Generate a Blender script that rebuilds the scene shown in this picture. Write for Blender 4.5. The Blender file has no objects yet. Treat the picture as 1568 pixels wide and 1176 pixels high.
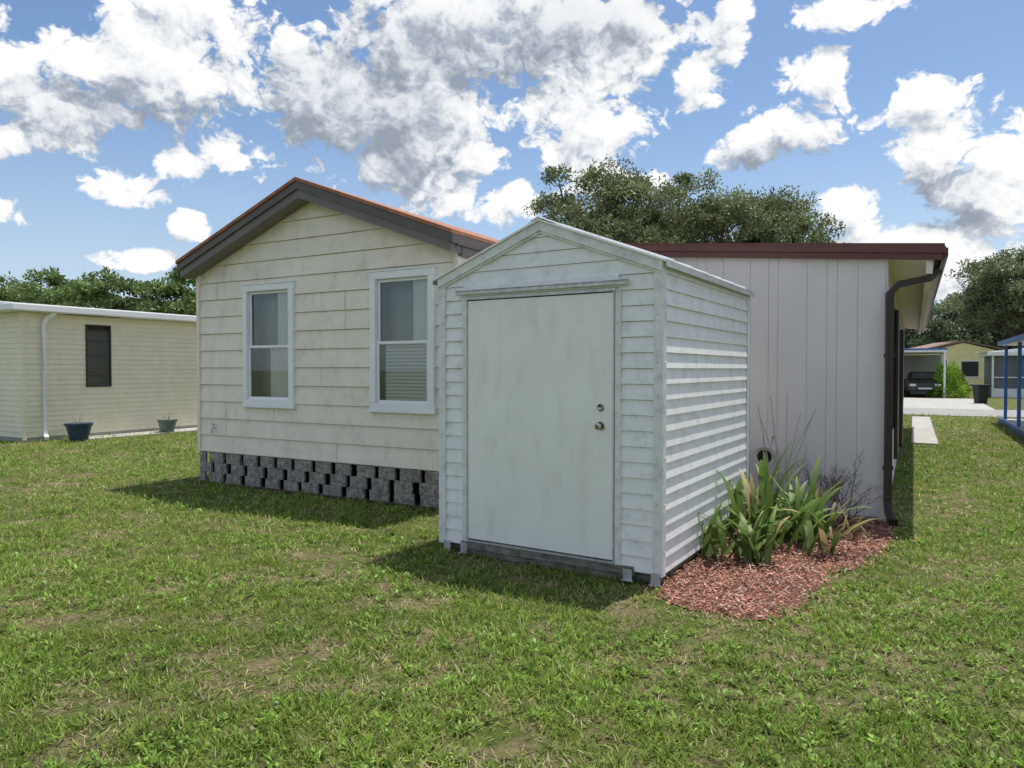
import bpy, math, random
import numpy as np
from mathutils import Vector, Matrix, Euler
random.seed(7); rng=np.random.default_rng(7)
scene=bpy.context.scene
scene.view_settings.view_transform='Standard'
try: scene.view_settings.look='None'
except Exception: pass
scene.view_settings.exposure=0
R=math.radians

# ------------------------------------------------------------ helpers
class MB:
    def __init__(s): s.v=[]; s.f=[]
    def quad(s,*p):
        i=len(s.v); s.v+= [tuple(q) for q in p]; s.f.append(tuple(range(i,i+len(p))))
    def box(s,x0,x1,y0,y1,z0,z1):
        i=len(s.v)
        s.v+=[(x0,y0,z0),(x1,y0,z0),(x1,y1,z0),(x0,y1,z0),(x0,y0,z1),(x1,y0,z1),(x1,y1,z1),(x0,y1,z1)]
        s.f+=[(i,i+3,i+2,i+1),(i+4,i+5,i+6,i+7),(i,i+1,i+5,i+4),(i+1,i+2,i+6,i+5),(i+2,i+3,i+7,i+6),(i+3,i,i+4,i+7)]
    def prism(s,xz,y0,y1):
        n=len(xz); i=len(s.v)
        s.v+=[(x,y0,z) for x,z in xz]+[(x,y1,z) for x,z in xz]
        s.f.append(tuple(range(i,i+n))); s.f.append(tuple(range(i+2*n-1,i+n-1,-1)))
        for k in range(n):
            k2=(k+1)%n; s.f.append((i+k,i+n+k,i+n+k2,i+k2))
    def tube(s,pts,rad,sides=8,cap=True):
        pts=[Vector(p) for p in pts]; base=len(s.v); n=len(pts)
        for k,p in enumerate(pts):
            if k==0: t=pts[1]-p
            elif k==n-1: t=p-pts[k-1]
            else: t=(pts[k+1]-pts[k-1])
            t.normalize()
            u=t.cross(Vector((0,0,1)))
            if u.length<1e-3: u=Vector((1,0,0))
            u.normalize(); w=t.cross(u)
            r=rad[k] if hasattr(rad,'__len__') else rad
            for j in range(sides):
                a=2*math.pi*(j+.5)/sides
                s.v.append(tuple(p+u*math.cos(a)*r+w*math.sin(a)*r))
        for k in range(n-1):
            for j in range(sides):
                j2=(j+1)%sides
                s.f.append((base+k*sides+j,base+k*sides+j2,base+(k+1)*sides+j2,base+(k+1)*sides+j))
        if cap:
            s.f.append(tuple(base+j for j in range(sides)))
            s.f.append(tuple(base+(n-1)*sides+j for j in reversed(range(sides))))
    def build(s,name,mat,parent=None,smooth=False,bevel=0):
        me=bpy.data.meshes.new(name); me.from_pydata(s.v,[],s.f); me.update()
        ob=bpy.data.objects.new(name,me); scene.collection.objects.link(ob)
        if mat: me.materials.append(mat)
        if parent: ob.parent=parent
        if smooth:
            me.polygons.foreach_set('use_smooth',[True]*len(me.polygons))
        if bevel:
            m=ob.modifiers.new('b','BEVEL'); m.width=bevel; m.segments=2; m.limit_method='ANGLE'
        return ob
def empty(name,loc=(0,0,0),rz=0):
    e=bpy.data.objects.new(name,None); scene.collection.objects.link(e)
    e.location=loc; e.rotation_euler=(0,0,R(rz)); e.empty_display_size=.2; return e

def lap_wall(mb,O,a,nr,x0,x1,z0,z1,pitch,depth,xlim=None,holes=(),gap=.0):
    O=Vector(O);a=Vector(a);nr=Vector(nr)
    def P(x,z,o): return O+a*x+nr*o+Vector((0,0,z))
    z=z0
    while z<z1-1e-4:
        zt=min(z+pitch,z1)-gap
        if zt<=z: break
        cuts=[z,zt]
        for h in holes:
            for e in (h[2],h[3]):
                if z<e<zt: cuts.append(e)
        cuts=sorted(cuts)
        jit=random.uniform(.85,1.15)
        for za,zb in zip(cuts[:-1],cuts[1:]):
            zm=(za+zb)/2
            iv=[(x0,x1)]
            for h in holes:
                if h[2]<=zm<=h[3]:
                    iv=[q for (p0,p1) in iv for q in ((p0,min(p1,h[0])),(max(p0,h[1]),p1)) if q[1]-q[0]>1e-4]
            oa=depth*jit*(1-(za-z)/pitch); ob_=depth*jit*(1-(zb-z)/pitch)
            for (p0,p1) in iv:
                a0,a1,b0,b1=p0,p1,p0,p1
                if xlim:
                    l,r=xlim(za); a0=max(a0,l);a1=min(a1,r)
                    l,r=xlim(zb); b0=max(b0,l);b1=min(b1,r)
                    if a1<=a0: continue
                    if b1<b0: b0=b1=(a0+a1)/2
                mb.quad(P(a0,za,oa),P(a1,za,oa),P(b1,zb,ob_),P(b0,zb,ob_))
                if abs(za-z)<1e-6:
                    mb.quad(P(a0,za,-.03 if gap else 0),P(a1,za,-.03 if gap else 0),P(a1,za,oa),P(a0,za,oa))
                if gap and abs(zb-zt)<1e-6:
                    mb.quad(P(b0,zb,ob_),P(b1,zb,ob_),P(b1,zb,-.03),P(b0,zb,-.03))
                    mb.quad(P(b0,zb,-.03),P(b1,zb,-.03),P(b1,zb+gap,-.03),P(b0,zb+gap,-.03))
        z+=pitch

# ------------------------------------------------------------ materials
def mat_new(name):
    m=bpy.data.materials.new(name); m.use_nodes=True
    nt=m.node_tree; b=nt.nodes['Principled BSDF']; return m,nt,b
def simple(name,col,rough=.6,metal=0,var=.12,scale=3,bump=0,bscale=60,spec=.4,dirt=None,dirtscale=(1,1,.25),dirtamt=.5,dlo=.5,dhi=.75):
    m,nt,b=mat_new(name); N=nt.nodes; L=nt.links
    b.inputs['Roughness'].default_value=rough; b.inputs['Metallic'].default_value=metal
    b.inputs['Specular IOR Level'].default_value=spec
    tc=N.new('ShaderNodeTexCoord')
    n1=N.new('ShaderNodeTexNoise'); n1.inputs['Scale'].default_value=scale; n1.inputs['Detail'].default_value=6
    L.new(tc.outputs['Object'],n1.inputs['Vector'])
    mr=N.new('ShaderNodeMapRange'); mr.inputs[1].default_value=.3; mr.inputs[2].default_value=.7
    mr.inputs[3].default_value=1-var; mr.inputs[4].default_value=1+var*.5
    L.new(n1.outputs['Fac'],mr.inputs[0])
    mx=N.new('ShaderNodeMix'); mx.data_type='RGBA'; mx.blend_type='MULTIPLY'; mx.inputs[0].default_value=1
    mx.inputs[6].default_value=(*col,1)
    L.new(mr.outputs[0],mx.inputs[7]); out=mx.outputs[2]
    if dirt:
        mp=N.new('ShaderNodeMapping'); mp.inputs['Scale'].default_value=dirtscale
        L.new(tc.outputs['Object'],mp.inputs[0])
        n2=N.new('ShaderNodeTexNoise'); n2.inputs['Scale'].default_value=6; n2.inputs['Detail'].default_value=9; n2.inputs['Roughness'].default_value=.7
        L.new(mp.outputs[0],n2.inputs['Vector'])
        r2=N.new('ShaderNodeMapRange'); r2.inputs[1].default_value=dlo; r2.inputs[2].default_value=dhi; r2.inputs[4].default_value=dirtamt
        L.new(n2.outputs['Fac'],r2.inputs[0])
        m2=N.new('ShaderNodeMix'); m2.data_type='RGBA'; m2.inputs[7].default_value=(*dirt,1)
        L.new(r2.outputs[0],m2.inputs[0]); L.new(out,m2.inputs[6]); out=m2.outputs[2]
    L.new(out,b.inputs['Base Color'])
    if bump:
        n3=N.new('ShaderNodeTexNoise'); n3.inputs['Scale'].default_value=bscale; n3.inputs['Detail'].default_value=5
        L.new(tc.outputs['Object'],n3.inputs['Vector'])
        bp=N.new('ShaderNodeBump'); bp.inputs['Strength'].default_value=bump; bp.inputs['Distance'].default_value=.02
        L.new(n3.outputs['Fac'],bp.inputs['Height']); L.new(bp.outputs[0],b.inputs['Normal'])
    return m

M_home=simple('home_siding',(.87,.79,.675),.45,var=.08,dirt=(.42,.38,.30),dirtamt=.6,dlo=.51,dhi=.8,dirtscale=(.8,.8,.5))
M_shed=simple('shed_siding',(.84,.835,.83),.4,var=.07,scale=5,dirt=(.40,.42,.41),dirtamt=.6,dlo=.51,dhi=.76,dirtscale=(1.3,1.3,1.3))
M_door=simple('shed_door_paint',(.86,.86,.81),.5,var=.04,scale=2,dirt=(.55,.54,.48),dirtamt=.5,dlo=.51,dhi=.8,dirtscale=(1,1,.3))
M_trim=simple('shed_trim',(.76,.76,.75),.4,var=.1,scale=9,dirt=(.33,.34,.33),dirtamt=.65,dlo=.49,dhi=.74,dirtscale=(2,2,2))
M_galv=simple('galvanised',(.55,.56,.56),.45,metal=.5,var=.25,scale=20)
M_white=simple('white_trim',(.86,.86,.87),.4,var=.04)
M_annex=simple('annex_panel',(.71,.665,.665),.55,var=.06,scale=1.5,dirt=(.5,.47,.46),dirtamt=.4,dlo=.55,dhi=.85,bump=.05)
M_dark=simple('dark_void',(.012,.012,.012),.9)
M_rake=simple('rake_fascia',(.11,.09,.077),.4,var=.15)
M_rake2=simple('rake_fascia_low',(.16,.14,.124),.4,var=.15)
M_orange=simple('roof_terracotta',(.36,.15,.08),.7,var=.3,scale=8,dirt=(.15,.07,.045),dirtamt=.5,dirtscale=(2,2,2))
M_brown=simple('gutter_brown',(.13,.042,.034),.35,var=.15)
M_brown2=simple('downspout_brown',(.035,.022,.018),.35,var=.15)
M_soffit=simple('soffit',(.78,.69,.64),.6,var=.05)
M_block=simple('block',(.38,.345,.31),.95,var=.5,scale=22,bump=1,bscale=45,dirt=(.12,.105,.09),dirtamt=.8,dlo=.46,dhi=.66,dirtscale=(3,3,3))
M_wood=simple('old_wood',(.24,.22,.19),.9,var=.4,scale=12,bump=.5,bscale=50,dirt=(.06,.055,.045),dirtamt=.8,dlo=.45,dhi=.65,dirtscale=(.6,3,6))
M_conc=simple('concrete',(.42,.41,.38),.9,var=.2,scale=3,bump=.2)
M_road=simple('asphalt',(.30,.295,.285),.9,var=.15,scale=2,bump=.2)
M_yell=simple('neighbour_siding',(.82,.76,.58),.5,var=.05,dirt=(.6,.57,.42),dirtamt=.4)
M_blind=simple('blinds',(.88,.86,.85),.6,var=.03)
M_room=simple('room_wall',(.40,.40,.38),.8,var=.1)
M_screen=simple('screen_mesh',(.03,.03,.033),.6,var=.2)
M_bark=simple('bark',(.13,.11,.09),.95,var=.4,scale=6,bump=.6,bscale=14)
M_knob=simple('satin_nickel',(.55,.52,.46),.28,metal=1,var=.05)
M_soil=simple('dark_soil',(.055,.042,.03),.95,var=.4,scale=10,bump=.5)
def glass_mat():
    m,nt,b=mat_new('window_glass'); N=nt.nodes;L=nt.links; N.remove(b)
    o=N['Material Output']; t=N.new('ShaderNodeBsdfTransparent'); t.inputs[0].default_value=(.85,.89,.87,1)
    g=N.new('ShaderNodeBsdfGlossy'); g.inputs['Roughness'].default_value=.02; g.inputs[0].default_value=(.9,.95,.95,1)
    mx=N.new('ShaderNodeMixShader'); fr=N.new('ShaderNodeFresnel'); fr.inputs[0].default_value=1.5
    ad=N.new('ShaderNodeMath'); ad.operation='ADD'; ad.inputs[1].default_value=.06
    L.new(fr.outputs[0],ad.inputs[0]); L.new(ad.outputs[0],mx.inputs[0]); L.new(t.outputs[0],mx.inputs[1]); L.new(g.outputs[0],mx.inputs[2]); L.new(mx.outputs[0],o.inputs[0])
    return m
M_glass=glass_mat()
def leaf_mat(name,trans=.3,rough=.5):
    m,nt,b=mat_new(name);N=nt.nodes;L=nt.links
    at=N.new('ShaderNodeAttribute'); at.attribute_name='Col'
    L.new(at.outputs['Color'],b.inputs['Base Color']); b.inputs['Roughness'].default_value=rough; b.inputs['Specular IOR Level'].default_value=.3
    if trans>0:
        tr=N.new('ShaderNodeBsdfTranslucent'); L.new(at.outputs['Color'],tr.inputs[0])
        mx=N.new('ShaderNodeMixShader'); mx.inputs[0].default_value=trans
        L.new(b.outputs[0],mx.inputs[1]);L.new(tr.outputs[0],mx.inputs[2]);L.new(mx.outputs[0],N['Material Output'].inputs[0])
    return m
M_leaf=leaf_mat('foliage',.3); M_blade=leaf_mat('grass_blades',.35,.45)

def np_mesh(name,V,F,mat,cols=None,parent=None,tri=False):
    k=F.shape[1]; me=bpy.data.meshes.new(name)
    me.vertices.add(len(V)); me.vertices.foreach_set('co',V.astype(np.float32).ravel())
    me.loops.add(F.size); me.loops.foreach_set('vertex_index',F.astype(np.int32).ravel())
    me.polygons.add(len(F)); me.polygons.foreach_set('loop_start',np.arange(0,F.size,k,dtype=np.int32))
    me.polygons.foreach_set('loop_total',np.full(len(F),k,dtype=np.int32))
    me.update(calc_edges=True)
    if cols is not None:
        ca=me.color_attributes.new('Col','FLOAT_COLOR','POINT')
        c=np.ones((len(V),4),dtype=np.float32); c[:,:3]=cols; ca.data.foreach_set('color',c.ravel())
    me.materials.append(mat); ob=bpy.data.objects.new(name,me); scene.collection.objects.link(ob)
    if parent: ob.parent=parent
    return ob
def kites(C,D,W,Ln,Wd,mid=.45,sag=0):
    n=len(C); V=np.empty((n,4,3))
    V[:,0]=C; V[:,2]=C+D*Ln[:,None]
    m=C+D*(Ln*mid)[:,None]; m[:,2]+=sag*Ln
    V[:,1]=m+W*(Wd*.5)[:,None]; V[:,3]=m-W*(Wd*.5)[:,None]
    F=np.arange(n*4).reshape(n,4); return V.reshape(-1,3),F
def rvec(n):
    v=rng.normal(size=(n,3)); return v/np.linalg.norm(v,axis=1)[:,None]
_lat=rng.random((256,256))
def vnoise(x,y,s):
    x=x*s+100;y=y*s+100; xi=np.floor(x).astype(int);yi=np.floor(y).astype(int);fx=x-xi;fy=y-yi
    fx=fx*fx*(3-2*fx);fy=fy*fy*(3-2*fy)
    g=lambda a,b:_lat[a%256,b%256]
    return (g(xi,yi)*(1-fx)+g(xi+1,yi)*fx)*(1-fy)+(g(xi,yi+1)*(1-fx)+g(xi+1,yi+1)*fx)*fy
def fbm(x,y,s): return .5*vnoise(x,y,s)+.3*vnoise(x+7,y+3,s*2.1)+.2*vnoise(x+1,y+9,s*4.3)

# ------------------------------------------------------------ ground
def ground_mat():
    m,nt,b=mat_new('lawn_ground');N=nt.nodes;L=nt.links
    tc=N.new('ShaderNodeTexCoord')
    def noise(s,d=6,r=.6):
        n=N.new('ShaderNodeTexNoise');n.inputs['Scale'].default_value=s;n.inputs['Detail'].default_value=d;n.inputs['Roughness'].default_value=r
        L.new(tc.outputs['Object'],n.inputs['Vector']);return n.outputs['Fac']
    cr=N.new('ShaderNodeValToRGB'); e=cr.color_ramp.elements
    e[0].position=.3;e[0].color=(.04,.05,.014,1);e[1].position=.75;e[1].color=(.18,.23,.05,1)
    x=e.new(.52);x.color=(.095,.13,.028,1)
    L.new(noise(9,10,.75),cr.inputs[0])
    cr2=N.new('ShaderNodeValToRGB'); e=cr2.color_ramp.elements
    e[0].position=.48;e[0].color=(0,0,0,1);e[1].position=.60;e[1].color=(.9,.9,.9,1)
    L.new(noise(3.2,9,.75),cr2.inputs[0])
    cr3=N.new('ShaderNodeValToRGB'); e=cr3.color_ramp.elements
    e[0].position=.35;e[0].color=(.11,.08,.05,1);e[1].position=.65;e[1].color=(.34,.255,.165,1)
    L.new(noise(28,8,.8),cr3.inputs[0])
    mx=N.new('ShaderNodeMix');mx.data_type='RGBA'
    L.new(cr3.outputs[0],mx.inputs[7])
    L.new(cr2.outputs[0],mx.inputs[0]);L.new(cr.outputs[0],mx.inputs[6]);L.new(mx.outputs[2],b.inputs['Base Color'])
    b.inputs['Roughness'].default_value=.9;b.inputs['Specular IOR Level'].default_value=.1
    bp=N.new('ShaderNodeBump');bp.inputs['Strength'].default_value=.9;bp.inputs['Distance'].default_value=.03
    L.new(noise(40,8,.7),bp.inputs['Height']);L.new(bp.outputs[0],b.inputs['Normal'])
    return m
g=MB(); g.quad((-700,-700,0),(700,-700,0),(700,900,0),(-700,900,0)); g.build('ground',ground_mat())

A=29.5; cA,sA=math.cos(R(A)),math.sin(R(A))
def WN(w,n,z=0): return Vector((w*cA+n*sA,-w*sA+n*cA,z))
def strip(name,w0,w1,n0,n1,z,mat):
    m=MB(); m.quad(WN(w0,n0,z),WN(w1,n0,z),WN(w1,n1,z),WN(w0,n1,z)); return m.build(name,mat)
strip('road',-90,90,28.4,33.4,.012,M_road)
pth=empty('walkway',WN(-.03,17.3),-A)
k=MB()
for i in range(8): k.box(0,.5,i*1.2,i*1.2+1.18,-.03,.04)
k.build('slabs',M_conc,pth,bevel=.008)

# ------------------------------------------------------------ HOME
HO=Vector((-4.44,10.11,0)); home=empty('mobile_home',HO,-A)
W1=(.943,1.89,1.11,2.72); W2=(3.17,4.11,1.11,2.75)
def inset(w,d): return (w[0]+d,w[1]-d,w[2]+d,w[3]-d)
PK=3.95; SL=.37
def xl(z):
    d=(PK-.07-z)/SL; return 2.2-d,2.2+d
mb=MB()
lap_wall(mb,(0,0,0),(1,0,0),(0,-1,0),0,4.4,.44,PK-.08,.236,.022,xl,[inset(W1,.07),inset(W2,.07)],.006)
lap_wall(mb,(4.4,0,0),(0,1,0),(1,0,0),0,1.74,.44,3.05,.236,.022)
lap_wall(mb,(0,16,0),(0,-1,0),(-1,0,0),0,16,.44,3.05,.236,.022)
mb.build('siding_walls',M_home,home)
mb=MB()
for (x,z0,n_) in ((2.6,.44,1),(.55,.44+.236,2),(2.35,.44+.236*4,1),(2.75,.44+.236*7,2),(.4,.44+.236*9,1),(1.5,.44+.236*2,1)):
    for q in range(n_): mb.quad((x,-.0235,z0+q*.236+.002),(x+.004,-.0235,z0+q*.236+.002),(x+.004,-.004,z0+q*.236+.225),(x,-.004,z0+q*.236+.225))
mb.build('siding_joints',simple('joint',(.3,.28,.23),.8),home)
mb=MB()
mb.box(-.03,.03,-.034,.03,.42,3.06); mb.box(4.37,4.43,-.034,.03,.42,3.04)
mb.build('corner_trim',M_home,home,bevel=.004)
def window(name,w,parent,curt):
    x0,x1,z0,z1=w; e=empty(name); e.parent=parent
    m=MB(); c=.085
    for a in ((x0,x0+c,z0+c,z1-c),(x1-c,x1,z0+c,z1-c),(x0-.01,x1+.01,z1-c,z1),(x0-.01,x1+.01,z0,z0+c)):
        m.box(a[0],a[1],-.05,.01,a[2],a[3])
    m.box(x0-.02,x1+.02,-.065,-.01,z0-.025,z0-.001)
    m.box(x0-.015,x1+.015,-.06,-.01,z1+.001,z1+.02)
    m.build('casing',M_white,e,bevel=.005)
    m=MB(); i0,i1,j0,j1=x0+c,x1-c,z0+c,z1-c; zm=(j0+j1)/2-.02; f=.035
    for (za,zb,y) in ((j0,zm+.02,.0),(zm-.02,j1,.022)):
        m.box(i0,i0+f,y-.02,y+.001,za+f,zb-f); m.box(i1-f,i1,y-.02,y+.001,za+f,zb-f)
        m.box(i0,i1,y-.022,y+.001,za,za+f); m.box(i0,i1,y-.022,y+.001,zb-f,zb)
    m.build('sashes',M_white,e,bevel=.004)
    m=MB(); m.quad((i0+f,-.008,j0),(i1-f,-.008,j0),(i1-f,-.008,zm),(i0+f,-.008,zm)); m.quad((i0+f,.014,zm),(i1-f,.014,zm),(i1-f,.014,j1),(i0+f,.014,j1)); m.build('glass',M_glass,e)
    m=MB(); 
    for (u0,u1,za,zb,kind) in curt:
        xa=i0+(i1-i0)*u0; xb=i0+(i1-i0)*u1; z_a=j0+(j1-j0)*za; z_b=j0+(j1-j0)*zb
        if kind=='b':
            z=z_a
            while z<z_b:
                m.quad((xa,.045,z),(xb,.045,z),(xb,.06,z+.036),(xa,.06,z+.036)); z+=.042
        else:
            n=max(3,int((xb-xa)/.03)); 
            for q in range(n):
                xa2=xa+(xb-xa)*q/n; xb2=xa+(xb-xa)*(q+1)/n; ya=.045 if q%2 else .065; yb=.065 if q%2 else .045
                m.quad((xa2,ya,z_a),(xb2,yb,z_a),(xb2,yb,z_b),(xa2,ya,z_b))
    m.build('blinds',M_blind,e)
    m=MB(); m.box(i0-.1,i1+.1,.22,.26,j0-.1,j1+.1)
    m.quad((i0,-.005,j0),(i0,.22,j0),(i0,.22,j1),(i0,-.005,j1));m.quad((i1,-.005,j0),(i1,.22,j0),(i1,.22,j1),(i1,-.005,j1))
    m.quad((i0,-.005,j1),(i0,.22,j1),(i1,.22,j1),(i1,-.005,j1))
    m.build('interior',M_room,e)
window('window',W1,home,[(.60,1,.5,1,'c'),(.42,1,0,.5,'c')]); window('window.001',W2,home,[(.10,1,.02,.5,'b'),(.62,1,.5,1,'c')])
# roof
mb=MB()
x0,x1=-.12,4.52; zE=PK-SL*2.32
mb.prism([(x0,zE+.012),(2.2,PK+.012),(x1,zE+.012),(x1,zE-.03),(2.2,PK-.03),(x0,zE-.03)],-.29,16.2)
mb.build('roof_surface',M_orange,home)
mb=MB()
def rake(m,t0,t1,y0,y1,ex=0):
    m.prism([(x0-ex,zE-t0-ex*SL),(2.2,PK-t0),(2.2,PK-t1),(x0-ex,zE-t1-ex*SL)],y0,y1)
    m.prism([(2.2,PK-t0),(x1+ex,zE-t0-ex*SL),(x1+ex,zE-t1-ex*SL),(2.2,PK-t1)],y0,y1)
rake(mb,.032,.13,-.27,-.16); mb.box(x1-.12,x1,-.16,16,zE-.14,zE-.035); mb.box(x0,x0+.12,-.16,16,zE-.14,zE-.035)
mb.build('rake_fascia',M_rake,home)
mb=MB(); rake(mb,.131,.235,-.245,-.036,-.04); mb.box(x1-.14,x1-.03,-.03,16,zE-.24,zE-.141)
mb.build('rake_fascia_lower',M_rake2,home)
# block skirt: rough-faced blocks laid flush with staggered open gaps
mb=MB()
for r_ in range(3):
    x=0.0+(0 if r_%2 else -.17)
    while x<4.4:
        w=.27+random.uniform(-.03,.04); a,b=max(x,0),min(x+w,4.4); j=random.uniform(-.004,.004)
        if b-a>.04: mb.box(a,b,-.02+j,.015,r_*.142+.001,r_*.142+.141)
        x+=w+.085+random.uniform(-.02,.02)
mb.box(0,4.4,-.012,.05,.4262,.439)
for r_ in range(3):
    y=.13
    while y<1.7: mb.box(4.3,4.4,y,y+.28,r_*.142,r_*.142+.139); y+=.37
ob=mb.build('block_skirting',M_block,home,bevel=.005)
mb=MB(); mb.box(.02,4.28,.13,.16,0,.44); mb.box(4.24,4.27,.16,1.7,0,.44); mb.build('skirt_gap_shade',M_dark,home)  # near-black sheets paint the shade inside the open block gaps
mb=MB(); mb.box(-.05,4.45,-.10,.128,-.02,.018); mb.build('skirt_footing',M_soil,home)  # dark brown strip along the foot of the skirting
# annex
mb=MB(); x=4.42; AW=8.58
def rz(x): return 2.85+ .087*(9.1-x)
pat=[.2,.1,.3,.2,.1,.2,.3]; i=0
while x<AW-.02:
    w=min(pat[i%7],AW-x); i+=1
    mb.prism([(x+.0012,.04),(x+w-.0012,.04),(x+w-.0012,rz(x+w)-.1),(x+.0012,rz(x)-.1)],1.743,1.7505); x+=w
mb.build('annex_panel_wall',M_annex,home,bevel=.002)
mb=MB(); mb.prism([(4.42,.0),(AW-.002,.0),(AW-.002,rz(AW)-.12),(4.42,rz(4.42)-.12)],1.751,1.80); mb.build('annex_wall_backing',simple('groove',(.5,.48,.48),.8),home)
mb=MB(); mb.prism([(4.53,rz(4.53)),(9.1,rz(9.1)),(9.1,rz(9.1)-.03),(4.53,rz(4.53)-.03)],1.66,16.1)
mb.prism([(4.53,rz(4.53)-.032),(9.11,rz(9.11)-.032),(9.11,rz(9.11)-.10),(4.53,rz(4.53)-.10)],1.635,1.68)
mb.prism([(4.53,rz(4.53)-.102),(9.08,rz(9.08)-.102),(9.08,rz(9.08)-.165),(4.53,rz(4.53)-.165)],1.655,1.70)
mb.build('annex_roof',M_brown,home)
mb=MB(); mb.prism([(9.0,2.81),(9.13,2.81),(9.13,2.73),(9.09,2.69),(9.0,2.69)],1.701,16.1); mb.build('gutter',M_brown,home)
mb=MB(); mb.prism([(8.5,rz(8.5)-.13),(8.999,rz(9)-.16),(8.999,rz(9)-.18),(8.5,rz(8.5)-.15)],1.702,16.0)
mb.box(8.94,8.998,1.703,16,2.56,2.69)
mb.build('soffit',M_soffit,home)
mb=MB()
mb.box(8.55,8.6,1.753,3.6,.0,2.74); mb.box(8.55,8.6,3.6,16,0,.75); mb.box(8.55,8.6,3.6,16,2.5,2.72)
y=3.6
while y<16: mb.box(8.55,8.61,y,y+.07,.75,2.5); y+=1.5
mb.build('porch_side_wall',M_annex,home)
mb=MB(); mb.box(8.565,8.575,3.67,16,.75,2.5); mb.build('porch_screens',M_screen,home)
mb=MB(); mb.box(8.601,8.65,5,5.9,.3,2.45); mb.box(8.601,8.68,7.8,8.6,.2,2.3); mb.build('screen_doors',M_brown2,home,bevel=.01)
mb=MB(); s=.05
mb.tube([(9.05,1.82,2.70),(9.05,1.80,2.60),(8.97,1.75,2.52),(8.70,1.72,2.47),(8.62,1.69,2.38),(8.62,1.69,.22),(8.63,1.64,.13),(8.68,1.42,.06)],s,4)
mb.box(8.57,8.67,1.70,1.75,1.72,1.76); mb.box(8.57,8.67,1.70,1.75,.55,.59)
mb.build('downspout',M_brown2,home,bevel=.006)
mb=MB(); VX=7.45; VZ=.66; mb.tube([(VX,1.74,VZ),(VX,1.50,VZ)],.065,14); mb.tube([(VX,1.51,VZ),(VX,1.38,VZ-.005)],[.068,.105],14); mb.tube([(VX+.05,1.46,VZ+.06),(VX+.08,1.44,VZ+.22)],.013,6)
mb.build('vent_pipe',simple('vent_plastic',(.62,.57,.50),.5),home,smooth=True)
mb=MB(); mb.tube([(VX,1.40,VZ-.005),(VX,1.377,VZ-.005)],.075,14); mb.build('vent_mouth',M_dark,home)
mb=MB(); mb.tube([(.33,.0,.78),(.33,-.06,.78),(.33,-.08,.70)],.014,6); mb.tube([(.30,-.05,.83),(.36,-.05,.83)],.012,6); mb.tube([(.33,-.05,.78),(.33,-.05,.83)],.008,6)
mb.build('tap',M_galv,home)

# ------------------------------------------------------------ SHED
SO=Vector((-.614,6.255,0)); shed=empty('storage_shed',SO,-32)
SW,SD,SE,SP=2.01,2.5,2.39,2.78; ss=(SP-SE)/(SW/2); dx0,dx1,dz0,dz1=.28,1.652,.145,2.185
def sx(z):
    d=(SP-.015-z)/ss; return SW/2-d,SW/2+d
mb=MB()
lap_wall(mb,(0,0,0),(1,0,0),(0,-1,0),0.03,SW-.03,.085,SP-.03,.117,.013,sx,[(dx0,dx1,0,dz1+.03)],.003)
lap_wall(mb,(SW,0,0),(0,1,0),(1,0,0),.03,SD-.03,.085,SE-.02,.117,.018)
lap_wall(mb,(0,SD,0),(0,-1,0),(-1,0,0),.03,SD-.03,.085,SE-.02,.117,.018)
lap_wall(mb,(SW,SD,0),(-1,0,0),(0,1,0),.03,SW-.03,.085,SP-.03,.117,.013,sx)
mb.build('siding',M_shed,shed)
mb=MB(); t=.024
for (cx,sxn) in ((0,1),(SW,-1)):
    for (cy,syn) in ((0,1),(SD,-1)):
        xa,xb=sorted((cx-sxn*t,cx+sxn*.05)); ya,yb=sorted((cy-syn*t,cy-syn*.002))
        mb.box(xa,xb,ya,yb,.07,SE-.01)
        xa,xb=sorted((cx-sxn*t,cx-sxn*.002)); ya,yb=sorted((cy-syn*.0019,cy+syn*.05))
        mb.box(xa,xb,ya,yb,.07,SE-.01)
mb.box(dx0-.045,dx0-.002,-.026,.02,.10,dz1+.02); mb.box(dx1+.002,dx1+.05,-.026,.02,.10,dz1+.02)
mb.build('corner_posts',M_trim,shed,bevel=.004)
mb=MB()
def sr(m,t0,t1,y0,y1,ov):
    z0=SE-ov*ss
    m.prism([(-ov,z0-t0),(SW/2,SP-t0),(SW/2,SP-t1),(-ov,z0-t1)],y0,y1)
    m.prism([(SW/2,SP-t0),(SW+ov,z0-t0),(SW+ov,z0-t1),(SW/2,SP-t1)],y0,y1)
sr(mb,.0,.075,-.042,-.0,.02); sr(mb,.0751,.095,-.03,-.0,.02)
mb.build('rake_trim',M_trim,shed,bevel=.003)
mb=MB()
sr(mb,-.018,-.001,-.06,SD+.06,.055)
for yy in np.arange(.1,SD,.42):
    z0=SE-.055*ss
    mb.prism([(-.055,z0+.018),(SW/2,SP+.018),(SW/2,SP+.04),(-.055,z0+.04)],yy,yy+.02)
    mb.prism([(SW/2,SP+.018),(SW+.055,z0+.018),(SW+.055,z0+.04),(SW/2,SP+.04)],yy,yy+.02)
mb.prism([(SW/2-.07,SP+.002),(SW/2,SP+.035),(SW/2+.07,SP+.002),(SW/2,SP+.02)],-.065,SD+.065)
mb.build('metal_roof',M_shed,shed)
mb=MB(); z0=SE-.055*ss
for xa,xb in ((-.062,-.0555),(SW+.0555,SW+.062)): mb.box(xa,xb,-.06,SD+.06,z0-.03,z0+.02)
mb.build('drip_edge',M_galv,shed)
mb=MB(); mb.box(dx0-.03,dx1+.03,-.028,.0,dz1+.03,dz1+.125); mb.build('header_board',M_shed,shed,bevel=.004)
mb=MB(); mb.box(dx0-.09,dx1+.11,-.06,-.029,dz1+.045,dz1+.075); mb.box(dx0-.10,dx1+.12,-.068,-.029,dz1+.0755,dz1+.083); mb.box(dx0-.01,dx1+.01,-.035,0,dz1+.002,dz1+.028)
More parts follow.
